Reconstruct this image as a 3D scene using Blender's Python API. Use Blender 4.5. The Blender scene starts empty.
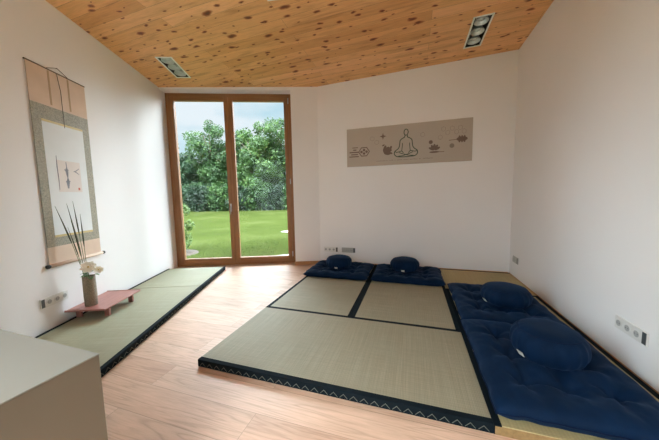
import bpy, bmesh, math, random
from mathutils import Vector, Matrix, noise
random.seed(7)
PI = math.pi
scene = bpy.context.scene
COL = scene.collection

# ------------------------------------------------------------------ place frame
CAM = Vector((-1.29568, -4.15919, 1.18))
FW = Vector((-0.30436374, 0.94802336, -0.09281392))
RT = Vector((0.95250428, 0.3039133, -0.01929506))
UP = Vector((-0.00991522, 0.09427838, 0.9954965))
FPX = 257.8
A = Vector((-2.80666, 0.0))                 # corner between back wall and the slanted window wall
D = Vector((-0.92643521, -0.37645426))      # along the window wall, away from the corner
N = Vector((-0.37645426, 0.92643521))       # outwards through the window wall
LW = A + D * 2.489                           # corner between window wall and left wall
TH = math.atan2(-D.y, -D.x)                  # turn of the window wall / left wall frame
ROT = Matrix.Rotation(TH, 4, 'Z')
XR = 0.018                                    # right wall plane
YR = -5.9                                    # rear wall plane
TM = 0.055                                   # tatami thickness
REC, FD, WO = 0.163, 0.08, 0.36              # window recess, frame depth, outer face of the wall


def W(u, n):                                 # window wall frame -> world xy
    p = A + D * u + N * n
    return (p.x, p.y)


def L(w, s):                                 # left wall frame: w out of the wall, s towards the rear of the room
    p = LW - D * w - N * s
    return (p.x, p.y)


def zc(x, y):
    return 3.0402 + 0.02475 * x - 0.02084 * y


# ------------------------------------------------------------------ helpers
def link(o, parent=None):
    COL.objects.link(o)
    if parent:
        o.parent = parent
    return o


def obj(name, bm, mat, parent=None, smooth=False, recalc=True):
    if recalc:
        bmesh.ops.recalc_face_normals(bm, faces=bm.faces)
    me = bpy.data.meshes.new(name)
    bm.to_mesh(me)
    bm.free()
    for m in (mat if isinstance(mat, (list, tuple)) else [mat]):
        me.materials.append(m)
    if smooth:
        for p in me.polygons:
            p.use_smooth = True
    o = bpy.data.objects.new(name, me)
    return link(o, parent)


def thing(name, label, cat, loc=(0, 0, 0), rz=0.0, group=None):
    o = bpy.data.objects.new(name, None)
    o.empty_display_size = 0.1
    COL.objects.link(o)
    o.location = loc
    o.rotation_euler = (0, 0, rz)
    return tag(o, label, cat, group)


def tag(o, label, cat, group=None):
    o['label'] = label
    o['category'] = cat
    if group:
        o['group'] = group
    return o


def struct(o):
    o['kind'] = 'structure'
    return o


def box(bm, x0, x1, y0, y1, z0, z1, bevel=0.0, seg=2, mi=0):
    vs = [bm.verts.new((x, y, z)) for z in (z0, z1) for (x, y) in ((x0, y0), (x1, y0), (x1, y1), (x0, y1))]
    fs = [(0, 3, 2, 1), (4, 5, 6, 7), (0, 1, 5, 4), (1, 2, 6, 5), (2, 3, 7, 6), (3, 0, 4, 7)]
    faces = [bm.faces.new([vs[i] for i in f]) for f in fs]
    for f in faces:
        f.material_index = mi
    if bevel > 0:
        es = set(e for f in faces for e in f.edges)
        bmesh.ops.bevel(bm, geom=list(es), offset=bevel, segments=seg, affect='EDGES', profile=0.5)


def prism(bm, pts, z0, z1):
    n = len(pts)
    a = [bm.verts.new((p[0], p[1], z0(p[0], p[1]) if callable(z0) else z0)) for p in pts]
    b = [bm.verts.new((p[0], p[1], z1(p[0], p[1]) if callable(z1) else z1)) for p in pts]
    bm.faces.new(a[::-1])
    bm.faces.new(b)
    for i in range(n):
        j = (i + 1) % n
        bm.faces.new((a[i], a[j], b[j], b[i]))


def prism_obj(name, pts, z0, z1, mat, parent=None):
    bm = bmesh.new()
    prism(bm, pts, z0, z1)
    return obj(name, bm, mat, parent)


def box_obj(name, dims, mat, parent=None, bevel=0.0, seg=2, smooth=False):
    bm = bmesh.new()
    box(bm, *dims, bevel=bevel, seg=seg)
    return obj(name, bm, mat, parent, smooth)


def tube(bm, pts, rad, seg=8, closed=False, flat=1.0):
    """sweep a circle along pts; rad is a number or a list"""
    pts = [Vector(p) for p in pts]
    n = len(pts)
    rings = []
    for i, p in enumerate(pts):
        if closed:
            t = pts[(i + 1) % n] - pts[i - 1]
        else:
            t = pts[min(i + 1, n - 1)] - pts[max(i - 1, 0)]
        t.normalize()
        up = Vector((0, 0, 1)) if abs(t.z) < 0.9 else Vector((0, 1, 0))
        a = t.cross(up).normalized()
        b = t.cross(a).normalized()
        r = rad[i] if isinstance(rad, (list, tuple)) else rad
        rings.append([bm.verts.new(p + a * math.cos(2 * PI * k / seg) * r + b * math.sin(2 * PI * k / seg) * r * flat)
                      for k in range(seg)])
    m = n if closed else n - 1
    for i in range(m):
        r0, r1 = rings[i], rings[(i + 1) % n]
        for k in range(seg):
            bm.faces.new((r0[k], r0[(k + 1) % seg], r1[(k + 1) % seg], r1[k]))
    if not closed:
        bm.faces.new(rings[0][::-1])
        bm.faces.new(rings[-1])


def lathe(bm, prof, seg=32, c=(0, 0, 0)):
    """prof: list of (r, z); r==0 closes"""
    rings = []
    for r, z in prof:
        if r <= 1e-6:
            rings.append([bm.verts.new((c[0], c[1], c[2] + z))])
        else:
            rings.append([bm.verts.new((c[0] + r * math.cos(2 * PI * k / seg), c[1] + r * math.sin(2 * PI * k / seg), c[2] + z))
                          for k in range(seg)])
    for a, b in zip(rings, rings[1:]):
        for k in range(seg):
            q = (k + 1) % seg
            if len(a) == 1 and len(b) == 1:
                continue
            if len(a) == 1:
                bm.faces.new((a[0], b[k], b[q]))
            elif len(b) == 1:
                bm.faces.new((a[k], a[q], b[0]))
            else:
                bm.faces.new((a[k], a[q], b[q], b[k]))


# ------------------------------------------------------------------ materials
def lin(r, g, b):
    f = lambda c: ((c / 255 + 0.055) / 1.055) ** 2.4 if c > 10 else c / 255 / 12.92
    return (f(r), f(g), f(b), 1)


class NT:
    def __init__(s, name, rough=0.6):
        s.m = bpy.data.materials.new(name)
        s.m.use_nodes = True
        s.t = s.m.node_tree
        s.b = s.t.nodes['Principled BSDF']
        s.b.inputs['Roughness'].default_value = rough

    def n(s, typ, **kw):
        x = s.t.nodes.new(typ)
        for k, v in kw.items():
            if k.startswith('i_'):
                key = k[2:]
                x.inputs[int(key) if key.isdigit() else key.replace('_', ' ')].default_value = v
            else:
                setattr(x, k, v)
        return x

    def l(s, a, b):
        s.t.links.new(a, b)

    def coord(s, scale=(1, 1, 1), rot=(0, 0, 0)):
        tc = s.n('ShaderNodeTexCoord')
        mp = s.n('ShaderNodeMapping')
        mp.inputs['Scale'].default_value = scale
        mp.inputs['Rotation'].default_value = rot
        s.l(tc.outputs['Object'], mp.inputs['Vector'])
        return mp.outputs[0]

    def noise(s, vec, scale, detail=3, dist=0.0, rough=0.5):
        x = s.n('ShaderNodeTexNoise')
        x.inputs['Scale'].default_value = scale
        x.inputs['Detail'].default_value = detail
        x.inputs['Distortion'].default_value = dist
        x.inputs['Roughness'].default_value = rough
        s.l(vec, x.inputs['Vector'])
        return x.outputs['Fac']

    def ramp(s, fac, stops, interp='LINEAR'):
        r = s.n('ShaderNodeValToRGB')
        e = r.color_ramp.elements
        r.color_ramp.interpolation = interp
        while len(e) < len(stops):
            e.new(0.5)
        for i, (p, c) in enumerate(stops):
            e[i].position = p
            e[i].color = c if len(c) == 4 else (*c, 1)
        s.l(fac, r.inputs[0])
        return r.outputs[0]

    def mix(s, fac, a, b, mode='MIX'):
        x = s.n('ShaderNodeMix', data_type='RGBA', blend_type=mode)
        for key, v in (('Factor', fac), ('A', a), ('B', b)):
            sock = [i for i in x.inputs if i.name == key and (i.type == 'RGBA' if key != 'Factor' else i.type == 'VALUE')][0]
            if isinstance(v, (int, float)):
                sock.default_value = v
            elif isinstance(v, (tuple, list)):
                sock.default_value = v
            else:
                s.l(v, sock)
        return [o for o in x.outputs if o.type == 'RGBA'][0]

    def math(s, op, a, b=None, c=None):
        x = s.n('ShaderNodeMath', operation=op)
        for i, v in enumerate((a, b, c)):
            if v is None:
                continue
            if isinstance(v, (int, float)):
                x.inputs[i].default_value = v
            else:
                s.l(v, x.inputs[i])
        return x.outputs[0]

    def bump(s, h, strength=0.3, dist=0.01):
        x = s.n('ShaderNodeBump')
        x.inputs['Strength'].default_value = strength
        x.inputs['Distance'].default_value = dist
        s.l(h, x.inputs['Height'])
        s.l(x.outputs[0], s.b.inputs['Normal'])

    def col(s, c):
        if isinstance(c, (tuple, list)):
            s.b.inputs['Base Color'].default_value = c
        else:
            s.l(c, s.b.inputs['Base Color'])
        return s.m


def plain(name, c, rough=0.6, metal=0.0, var=0.06, scale=30, bump=0.0, spec=None):
    t = NT(name, rough)
    v = t.coord()
    f = t.noise(v, scale, 3)
    a = tuple(x * (1 - var) for x in c[:3]) + (1,)
    b = tuple(min(1, x * (1 + var)) for x in c[:3]) + (1,)
    t.b.inputs['Metallic'].default_value = metal
    if spec is not None:
        t.b.inputs['Specular IOR Level'].default_value = spec
    if bump:
        t.bump(f, bump, 0.004)
    return t.col(t.ramp(f, [(0.3, a), (0.7, b)]))


def mat_plaster():
    t = NT('white_wall_plaster', 0.85)
    v = t.coord()
    f = t.noise(v, 1.3, 2)
    g = t.noise(v, 160, 3)
    t.bump(g, 0.12, 0.002)
    return t.col(t.ramp(f, [(0.3, (0.845, 0.845, 0.845)), (0.7, (0.87, 0.868, 0.865))]))


def mat_floor():
    t = NT('oiled_oak_planks', 0.42)
    v = t.coord()
    br = t.n('ShaderNodeTexBrick', offset=0.37, offset_frequency=2, squash=1.0)
    br.inputs['Scale'].default_value = 1
    br.inputs['Brick Width'].default_value = 2.1
    br.inputs['Row Height'].default_value = 0.19
    br.inputs['Mortar Size'].default_value = 0.0012
    br.inputs['Mortar Smooth'].default_value = 0.2
    br.inputs['Bias'].default_value = 0.0
    br.inputs['Color1'].default_value = (0, 0, 0, 1)
    br.inputs['Color2'].default_value = (1, 1, 1, 1)
    br.inputs['Mortar'].default_value = (0.5, 0.5, 0.5, 1)
    t.l(v, br.inputs['Vector'])
    # shift the grain per plank
    tc = t.n('ShaderNodeVectorMath', operation='MULTIPLY_ADD')
    t.l(br.outputs['Color'], tc.inputs[0])
    tc.inputs[1].default_value = (3.7, 9.1, 5.3)
    t.l(v, tc.inputs[2])
    mp = t.n('ShaderNodeMapping')
    mp.inputs['Scale'].default_value = (0.55, 8.0, 1.0)
    t.l(tc.outputs[0], mp.inputs['Vector'])
    big = t.noise(mp.outputs[0], 1.1, 3, 0.6)
    rings = t.math('FRACT', t.math('MULTIPLY', big, 11.0))
    rings = t.math('ABSOLUTE', t.math('SUBTRACT', rings, 0.5))
    fine = t.noise(mp.outputs[0], 16, 5, 0.2, 0.65)
    mp2 = t.n('ShaderNodeMapping')
    mp2.inputs['Scale'].default_value = (1.0, 3.0, 1.0)
    t.l(tc.outputs[0], mp2.inputs['Vector'])
    patch = t.noise(mp2.outputs[0], 1.6, 3, 0.3)
    base = t.ramp(br.outputs['Color'], [(0.0, lin(206, 168, 142)), (0.5, lin(216, 180, 154)), (1.0, lin(224, 191, 166))])
    grain = t.ramp(rings, [(0.0, (0.66, 0.60, 0.56)), (0.16, (0.95, 0.94, 0.93)), (0.5, (1.05, 1.05, 1.05))])
    c = t.mix(0.5, base, grain, 'MULTIPLY')
    fr = t.ramp(fine, [(0.3, (0.84, 0.82, 0.80)), (0.6, (1.04, 1.04, 1.04))])
    c = t.mix(0.7, c, fr, 'MULTIPLY')
    pr = t.ramp(patch, [(0.3, (0.86, 0.84, 0.82)), (0.65, (1.06, 1.06, 1.06))])
    c = t.mix(0.9, c, pr, 'MULTIPLY')
    vo = t.n('ShaderNodeTexVoronoi', feature='F1')
    vo.inputs['Scale'].default_value = 1.6
    t.l(v, vo.inputs['Vector'])
    kn = t.ramp(vo.outputs['Distance'], [(0.02, (0, 0, 0)), (0.045, (1, 1, 1))])
    c = t.mix(1.0, c, t.mix(0.7, (1, 1, 1, 1), kn), 'MULTIPLY')
    c = t.mix(t.math('MULTIPLY', br.outputs['Fac'], 0.55), c, lin(110, 80, 60))
    t.bump(t.math('SUBTRACT', t.math('MULTIPLY', rings, 0.3), br.outputs['Fac']), 0.25, 0.003)
    t.b.inputs['Specular IOR Level'].default_value = 0.35
    return t.col(c)


def mat_ceiling():
    t = NT('knotty_pine_boards', 0.55)
    v = t.coord()
    br = t.n('ShaderNodeTexBrick', offset=0.43, offset_frequency=2)
    br.inputs['Scale'].default_value = 1
    br.inputs['Brick Width'].default_value = 2.6
    br.inputs['Row Height'].default_value = 0.145
    br.inputs['Mortar Size'].default_value = 0.0012
    br.inputs['Color1'].default_value = (0, 0, 0, 1)
    br.inputs['Color2'].default_value = (1, 1, 1, 1)
    br.inputs['Mortar'].default_value = (0.5, 0.5, 0.5, 1)
    t.l(v, br.inputs['Vector'])
    mp = t.n('ShaderNodeMapping')
    mp.inputs['Scale'].default_value = (1.0, 9.0, 1.0)
    t.l(v, mp.inputs['Vector'])
    g1 = t.noise(mp.outputs[0], 1.4, 4, 1.2)
    g2 = t.noise(mp.outputs[0], 9, 4, 0.4)
    c = t.ramp(br.outputs['Color'], [(0.0, lin(216, 158, 98)), (0.45, lin(228, 172, 112)), (1.0, lin(240, 188, 132))])
    c = t.mix(0.8, c, t.ramp(g1, [(0.3, (0.74, 0.66, 0.56)), (0.48, (1.0, 1.0, 1.0)), (0.7, (1.1, 1.08, 1.04))]), 'MULTIPLY')
    c = t.mix(0.5, c, t.ramp(g2, [(0.35, (0.84, 0.79, 0.72)), (0.6, (1.03, 1.03, 1.03))]), 'MULTIPLY')
    wn = t.n('ShaderNodeTexNoise')
    wn.inputs['Scale'].default_value = 9
    wn.inputs['Detail'].default_value = 2
    t.l(v, wn.inputs['Vector'])
    wa = t.n('ShaderNodeVectorMath', operation='MULTIPLY_ADD')
    t.l(wn.outputs['Color'], wa.inputs[0])
    wa.inputs[1].default_value = (.07, .05, 0)
    t.l(v, wa.inputs[2])
    wob = wa.outputs[0]
    # knots of several sizes, drawn out a little along the boards
    for sc, lo, hi, off, keep in ((5.0, 0.08, 0.14, 0.0, 0.72), (8.6, 0.08, 0.15, 3.1, 0.68)):
        mk = t.n('ShaderNodeMapping')
        mk.inputs['Scale'].default_value = (0.50, 1.0, 0.001)
        mk.inputs['Location'].default_value = (off, off * 0.7, 0)
        t.l(wob, mk.inputs['Vector'])
        vo = t.n('ShaderNodeTexVoronoi', feature='F1')
        vo.inputs['Scale'].default_value = sc
        t.l(mk.outputs[0], vo.inputs['Vector'])
        sp = t.n('ShaderNodeSeparateColor')
        t.l(vo.outputs['Color'], sp.inputs[0])
        size = t.math('ADD', t.math('MULTIPLY', sp.outputs[0], 0.9), 0.35)
        dist = t.math('DIVIDE', vo.outputs['Distance'], size)
        dist = t.math('ADD', dist, t.math('GREATER_THAN', sp.outputs[1], keep))
        vo.voronoi_dimensions = '2D'
        k = t.ramp(dist, [(lo * 0.5, lin(96, 44, 14)), (lo, lin(170, 104, 50)), (hi, (1, 1, 1, 1))])
        c = t.mix(0.92, c, k, 'MULTIPLY')
    c = t.mix(t.math('MULTIPLY', br.outputs['Fac'], 0.75), c, lin(110, 70, 36))
    t.bump(t.math('SUBTRACT', 1.0, br.outputs['Fac']), 0.4, 0.004)
    return t.col(c)


def mat_oak(name, c0, c1, axis=0, rough=0.45, fine=30):
    t = NT(name, rough)
    sc = [14, 14, 14]
    sc[axis] = 0.8
    v = t.coord(tuple(sc))
    f = t.noise(v, 2.2, 4, 0.6)
    g = t.noise(v, fine * 0.3, 3)
    c = t.ramp(f, [(0.3, c0), (0.7, c1)])
    c = t.mix(0.5, c, t.ramp(g, [(0.35, (0.82, 0.8, 0.78)), (0.65, (1.05, 1.05, 1.05))]), 'MULTIPLY')
    t.bump(g, 0.1, 0.001)
    return t.col(c)


def mat_tatami(name, c0, c1, c2):
    """rush weave: ribs across the short way, rows of warp threads the long way (local x is the long way)"""
    t = NT(name, 0.62)
    v = t.coord()
    sx = t.n('ShaderNodeSeparateXYZ')
    t.l(v, sx.inputs[0])
    ribs = t.math('SINE', t.math('MULTIPLY', sx.outputs[0], 2 * PI / 0.0085))
    rows = t.math('SINE', t.math('MULTIPLY', sx.outputs[1], 2 * PI / 0.017))
    m = t.n('ShaderNodeMapping')
    m.inputs['Scale'].default_value = (60, 1.2, 1)
    t.l(v, m.inputs['Vector'])
    f = t.noise(m.outputs[0], 2.0, 3)
    m2 = t.n('ShaderNodeMapping')
    m2.inputs['Scale'].default_value = (3, 40, 1)
    t.l(v, m2.inputs['Vector'])
    f2 = t.noise(m2.outputs[0], 1.5, 2)
    c = t.ramp(f, [(0.15, c0), (0.5, c1), (0.85, c2)])
    c = t.mix(0.35, c, t.ramp(f2, [(0.35, (0.86, 0.86, 0.84)), (0.65, (1.06, 1.06, 1.06))]), 'MULTIPLY')
    h = t.math('MULTIPLY', t.math('ADD', ribs, 1.0), t.math('ADD', t.math('MULTIPLY', rows, 0.35), 0.65))
    c = t.mix(0.45, c, t.ramp(t.math('MULTIPLY', h, 0.5), [(0.0, (0.72, 0.71, 0.67)), (0.6, (1.1, 1.1, 1.1))]), 'MULTIPLY')
    t.bump(h, 0.25, 0.0012)
    t.b.inputs['Specular IOR Level'].default_value = 0.4
    return t.col(c)


def mat_cloth(name, c0, c1, scale=900, rough=0.85, sheen=0.0):
    t = NT(name, rough)
    v = t.coord()
    f = t.noise(v, scale, 2)
    g = t.noise(v, 6, 3)
    c = t.ramp(g, [(0.3, c0), (0.7, c1)])
    t.bump(f, 0.15, 0.0006)
    t.b.inputs['Sheen Weight'].default_value = sheen
    t.b.inputs['Sheen Roughness'].default_value = 0.4
    t.b.inputs['Specular IOR Level'].default_value = 0.12
    if sheen:
        t.b.inputs['Sheen Tint'].default_value = (0.25, 0.5, 1.0, 1)
    return t.col(c)


def mat_glass():
    m = bpy.data.materials.new('clear_window_glass')
    m.use_nodes = True
    nt = m.node_tree
    nt.nodes.clear()
    o = nt.nodes.new('ShaderNodeOutputMaterial')
    mx = nt.nodes.new('ShaderNodeMixShader')
    tr = nt.nodes.new('ShaderNodeBsdfTransparent')
    tr.inputs[0].default_value = (0.95, 0.98, 0.97, 1)
    gl = nt.nodes.new('ShaderNodeBsdfGlossy')
    gl.inputs['Roughness'].default_value = 0.02
    fr = nt.nodes.new('ShaderNodeFresnel')
    fr.inputs[0].default_value = 1.22
    nt.links.new(fr.outputs[0], mx.inputs[0])
    nt.links.new(tr.outputs[0], mx.inputs[1])
    nt.links.new(gl.outputs[0], mx.inputs[2])
    nt.links.new(mx.outputs[0], o.inputs[0])
    return m


def mat_leaf(name, c0, c1, c2, scale=0.9):
    t = NT(name, 0.55)
    v = t.coord()
    f = t.noise(v, scale, 4)
    c = t.ramp(f, [(0.3, c0), (0.5, c1), (0.7, c2)])
    t.col(c)
    tl = t.n('ShaderNodeBsdfTranslucent')
    t.l(c, tl.inputs[0])
    mx = t.n('ShaderNodeMixShader')
    mx.inputs[0].default_value = 0.35
    out = t.t.nodes['Material Output']
    t.l(t.b.outputs[0], mx.inputs[1])
    t.l(tl.outputs[0], mx.inputs[2])
    t.l(mx.outputs[0], out.inputs[0])
    return t.m


def mat_lawn():
    t = NT('mown_lawn', 0.9)
    v = t.coord()
    f = t.noise(v, 0.5, 4)
    g = t.noise(v, 9, 5, 0.0, 0.7)
    c = t.ramp(f, [(0.3, lin(50, 58, 26)), (0.55, lin(59, 66, 32)), (0.75, lin(69, 74, 42))])
    c = t.mix(0.6, c, t.ramp(g, [(0.3, (0.74, 0.78, 0.66)), (0.65, (1.1, 1.1, 1.1))]), 'MULTIPLY')
    t.bump(g, 0.5, 0.04)
    t.b.inputs['Specular IOR Level'].default_value = 0.0
    return t.col(c)


M = {
    'plaster': mat_plaster(),
    'floor': mat_floor(),
    'ceiling': mat_ceiling(),
    'frame_oak': mat_oak('window_oak_upright', lin(136, 92, 52), lin(160, 112, 68), 2),
    'frame_oak_h': mat_oak('window_oak_level', lin(136, 92, 52), lin(160, 112, 68), 0),
    'base_oak': mat_oak('baseboard_oak', lin(176, 128, 84), lin(198, 150, 104), 0),
    'tatami': mat_tatami('rush_weave_straw', lin(140, 133, 110), lin(151, 144, 121), lin(163, 156, 134)),
    'tatami_green': mat_tatami('rush_weave_greenish', lin(146, 142, 114), lin(158, 154, 127), lin(170, 166, 141)),
    'tatami_gold': mat_tatami('rush_weave_golden', lin(160, 144, 100), lin(174, 158, 114), lin(186, 170, 128)),
    'border': mat_cloth('mat_border_cloth', lin(13, 21, 26), lin(19, 28, 34), 1200),
    'zigzag': plain('border_zigzag_thread', lin(100, 102, 92), 0.8),
    'core': plain('mat_core_straw', lin(146, 118, 76), 0.9, scale=60, var=0.15, bump=0.3),
    'navy': mat_cloth('navy_cotton', lin(3, 25, 48), lin(5, 34, 64), 700, 0.75, 0.1),
    'navy_dark': mat_cloth('navy_seam_piping', lin(6, 20, 42), lin(9, 27, 54), 700, 0.8, 0.1),
    'tag_white': plain('woven_tag_white', lin(215, 212, 200), 0.8),
    'white_plastic': plain('white_switch_plastic', lin(226, 226, 222), 0.35, var=0.01),
    'grey_plastic': plain('grey_socket_plastic', lin(176, 178, 175), 0.4, var=0.02),
    'dark_plastic': plain('dark_slot_plastic', lin(84, 87, 88), 0.35, var=0.03),
    'cab_top': plain('beige_grey_laminate', lin(146, 143, 132), 0.45, var=0.02, scale=4),
    'cab_body': plain('taupe_grey_laminate', lin(116, 108, 92), 0.5, var=0.02, scale=4),
    'handle_metal': plain('brushed_steel', lin(190, 190, 188), 0.3, metal=1.0, var=0.03),
    'white_metal': plain('white_lacquered_metal', lin(240, 244, 234), 0.4, var=0.02),
    'black_metal': plain('black_lamp_housing', lin(22, 24, 24), 0.5, var=0.1),
    'reflector': plain('silvered_reflector', lin(196, 206, 202), 0.28, metal=0.85, var=0.04),
    'bulb': plain('frosted_lamp_lens', lin(198, 214, 208), 0.25, var=0.05),
    'red_wood': mat_oak('red_lacquered_wood', lin(160, 104, 96), lin(178, 120, 110), 1, 0.35),
    'stone': None,
    'stem': plain('green_stem', lin(84, 112, 62), 0.6, var=0.15),
    'reed': plain('dark_reed_head', lin(72, 76, 56), 0.8, var=0.25, scale=90),
    'petal': plain('white_petal', lin(252, 250, 238), 0.6, var=0.02),
    'pistil': plain('yellow_flower_heart', lin(214, 190, 110), 0.7),
    'leafgreen': plain('fresh_leaf', lin(86, 128, 60), 0.5, var=0.2),
    'canvas': plain('taupe_poster_print', lin(186, 177, 165), 0.75, var=0.015, scale=3),
    'canvas_edge': plain('poster_canvas_edge', lin(170, 162, 150), 0.8),
    'ink_brown': plain('brown_print_ink', lin(122, 104, 94), 0.8, var=0.05),
    'ink_green': plain('dark_green_print_ink', lin(62, 82, 66), 0.8, var=0.05),
    'ink_faint': plain('faint_print_ink', lin(142, 133, 122), 0.8, var=0.03),
    'ink_text': plain('grey_print_ink', lin(128, 118, 108), 0.8, var=0.05),
    'scroll_beige': mat_cloth('scroll_beige_silk', lin(212, 190, 170), lin(222, 200, 181), 500, 0.7),
    'scroll_paper': plain('scroll_white_paper', lin(226, 230, 230), 0.8, var=0.015, scale=8),
    'painting': plain('painting_cream_paper', lin(222, 214, 208), 0.8, var=0.02, scale=12),
    'gold': plain('scroll_gold_strip', lin(206, 186, 132), 0.5, var=0.06),
    'ink': plain('brush_ink', lin(132, 134, 140), 0.8, var=0.2),
    'ink_red': plain('red_seal_ink', lin(190, 110, 96), 0.8, var=0.1),
    'hang': plain('hanging_strip_silk', lin(178, 152, 120), 0.7),
    'dark_wood': plain('dark_scroll_knob', lin(38, 34, 32), 0.4),
    'cord': plain('brown_scroll_cord', lin(96, 84, 72), 0.8),
    'render_white': plain('white_exterior_render', lin(205, 205, 200), 0.85, var=0.02, scale=8),
    'paving': plain('pale_stone_paving', lin(182, 180, 173), 0.85, var=0.06, scale=10, bump=0.2),
    'lawn': mat_lawn(),
    'grass': plain('grass_blade', lin(58, 70, 28), 0.7, var=0.2, scale=4),
    'bark': plain('grey_brown_bark', lin(96, 84, 70), 0.9, var=0.25, scale=12, bump=0.5),
    'glass': mat_glass(),
    'soil': plain('dark_soil', lin(74, 62, 52), 0.95, var=0.3, scale=20, bump=0.6),
}


def mat_brocade():
    t = NT('scroll_green_brocade', 0.6)
    v = t.coord()
    f = t.noise(v, 90, 3, 1.5)
    return t.col(t.ramp(f, [(0.42, lin(134, 131, 116)), (0.5, lin(154, 150, 133)), (0.6, lin(172, 165, 144))]))


def mat_stone():
    t = NT('speckled_stoneware', 0.75)
    v = t.coord()
    f = t.noise(v, 140, 3)
    s = t.n('ShaderNodeSeparateXYZ')
    t.l(v, s.inputs[0])
    r = t.math('SINE', t.math('MULTIPLY', s.outputs[2], 2 * PI / 0.009))
    t.bump(r, 0.25, 0.0015)
    return t.col(t.ramp(f, [(0.38, lin(128, 118, 102)), (0.62, lin(158, 147, 128))]))


M['brocade'] = mat_brocade()
M['stone'] = mat_stone()
LEAF = {
    'mid': mat_leaf('mid_green_leaves', lin(32, 58, 28), lin(56, 86, 40), lin(92, 122, 62)),
    'pale': mat_leaf('pale_green_leaves', lin(42, 68, 32), lin(70, 100, 46), lin(106, 134, 70)),
    'haze_blue': mat_leaf('haze_tinted_leaves', lin(32, 56, 34), lin(52, 80, 50), lin(80, 108, 68)),  # bluish haze and reflection put into the leaf colour
    'shrub': mat_leaf('yellow_green_leaves', lin(60, 84, 40), lin(96, 120, 60), lin(130, 150, 84), 4),
    'dark': mat_leaf('dark_green_leaves', lin(22, 42, 26), lin(36, 58, 36), lin(54, 76, 46)),
}

# ------------------------------------------------------------------ room shell
TOPZ = 3.4
floor_pts = [(XR + .1, YR - .1), (XR + .1, .1), (A.x - 0.03, .1), W(0.3, 0.15), W(0.42, 0.26), W(2.56, 0.26), L(-.06, 6.3), (-2.2, YR - .1)]
lx, ly = L(-.06, 0)
# left boundary meets the rear wall
sR = (LW.y - D.y * -.06 - (YR - .1)) / N.y
floor_pts = [(XR + .1, YR - .1), (XR + .1, .1), (A.x - 0.03, .1), W(0.42, 0.14), W(0.42, REC + FD), W(2.56, REC + FD), L(-.06, sR)]
floor = struct(prism_obj('floor', floor_pts, -0.12, 0.0, M['floor']))

struct(prism_obj('wall_back', [(A.x, 0), (XR, 0), (XR, WO), W(0, WO)], -0.12, TOPZ, M['plaster']))
bm = bmesh.new()
prism(bm, [W(0, 0), W(0.435, 0), W(0.435, WO), W(0, WO)], -0.12, TOPZ)
prism(bm, [W(0.435, 0), W(2.489, 0), W(2.489, WO), W(0.435, WO)], 2.912, TOPZ)
struct(obj('wall_window', bm, M['plaster']))
SW0, SW1, SZ0, SZ1 = 3.35, 4.95, .85, 2.45      # side window added in the left wall for more daylight, out of view
bm = bmesh.new()
prism(bm, [L(0, -WO), L(0, SW0), L(-.3, SW0), L(-.3, -WO)], -0.12, TOPZ)
prism(bm, [L(0, SW1), L(0, sR), L(-.3, sR), L(-.3, SW1)], -0.12, TOPZ)
prism(bm, [L(0, SW0), L(0, SW1), L(-.3, SW1), L(-.3, SW0)], -0.12, SZ0)
prism(bm, [L(0, SW0), L(0, SW1), L(-.3, SW1), L(-.3, SW0)], SZ1, TOPZ)
struct(obj('wall_left', bm, M['plaster']))
added_lwin = struct(bpy.data.objects.new('added_window_3', None))
COL.objects.link(added_lwin)
added_lwin.location = (*L(-.2, SW1), SZ0)
added_lwin.rotation_euler = (0, 0, TH + PI / 2)
bm = bmesh.new()
w_, h_ = SW1 - SW0, SZ1 - SZ0
for x0, x1, z0, z1 in ((0, .08, 0, h_), (w_ - .08, w_, 0, h_), (.08, w_ - .08, 0, .08), (.08, w_ - .08, h_ - .08, h_)):
    box(bm, x0, x1, 0, .07, z0, z1)
obj('window_frame', bm, M['frame_oak'], added_lwin)
box_obj('pane', (.08, w_ - .08, .03, .036, .08, h_ - .08), M['glass'], added_lwin)
struct(prism_obj('wall_right', [(XR, YR), (XR + .3, YR), (XR + .3, WO), (XR, WO)], -0.12, TOPZ, M['plaster']))
# rear wall behind the viewer, with a wide unseen window added to brighten the room
xl = L(0, sR)[0]
RW0, RW1, RZ0, RZ1 = -2.95, -0.25, 0.05, 2.75
bm = bmesh.new()
box(bm, xl - .35, RW0, YR - .3, YR, -.12, TOPZ)
box(bm, RW1, XR + .3, YR - .3, YR, -.12, TOPZ)
box(bm, RW0, RW1, YR - .3, YR, -.12, RZ0)
box(bm, RW0, RW1, YR - .3, YR, RZ1, TOPZ)
struct(obj('wall_rear', bm, M['plaster']))
added_rwin = struct(bpy.data.objects.new('added_window_2', None))
COL.objects.link(added_rwin)
added_rwin.location = (RW0, YR - .2, RZ0)
bm = bmesh.new()
w_, h_ = RW1 - RW0, RZ1 - RZ0
for x0, x1, z0, z1 in ((0, .08, 0, h_), (w_ - .08, w_, 0, h_), (.08, w_ - .08, 0, .08), (.08, w_ - .08, h_ - .08, h_), (w_ / 2 - .05, w_ / 2 + .05, .08, h_ - .08)):
    box(bm, x0, x1, 0, .07, z0, z1)
obj('window_frame', bm, M['frame_oak'], added_rwin)
box_obj('pane', (.08, w_ / 2 - .05, .03, .036, .08, h_ - .08), M['glass'], added_rwin)
box_obj('pane', (w_ / 2 + .05, w_ - .08, .03, .036, .08, h_ - .08), M['glass'], added_rwin)

# ceiling slab, slightly sloping, with three recesses cut for the lamps
cpts = [(XR, YR), (XR, 0), (A.x, 0), W(0, 0), (LW.x, LW.y), L(0, sR)]
cpts = [(XR + .02, YR - .02), (XR + .02, .02), (A.x - .005, .02), (LW.x + N.x * .02 + D.x * .02, LW.y + N.y * .02 + D.y * .02), L(-.02, sR)]
ceil_o = struct(prism_obj('ceiling', cpts, zc, lambda x, y: zc(x, y) + .16, M['ceiling']))

LIGHTS = []   # centre x, y, turn, length, width


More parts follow.
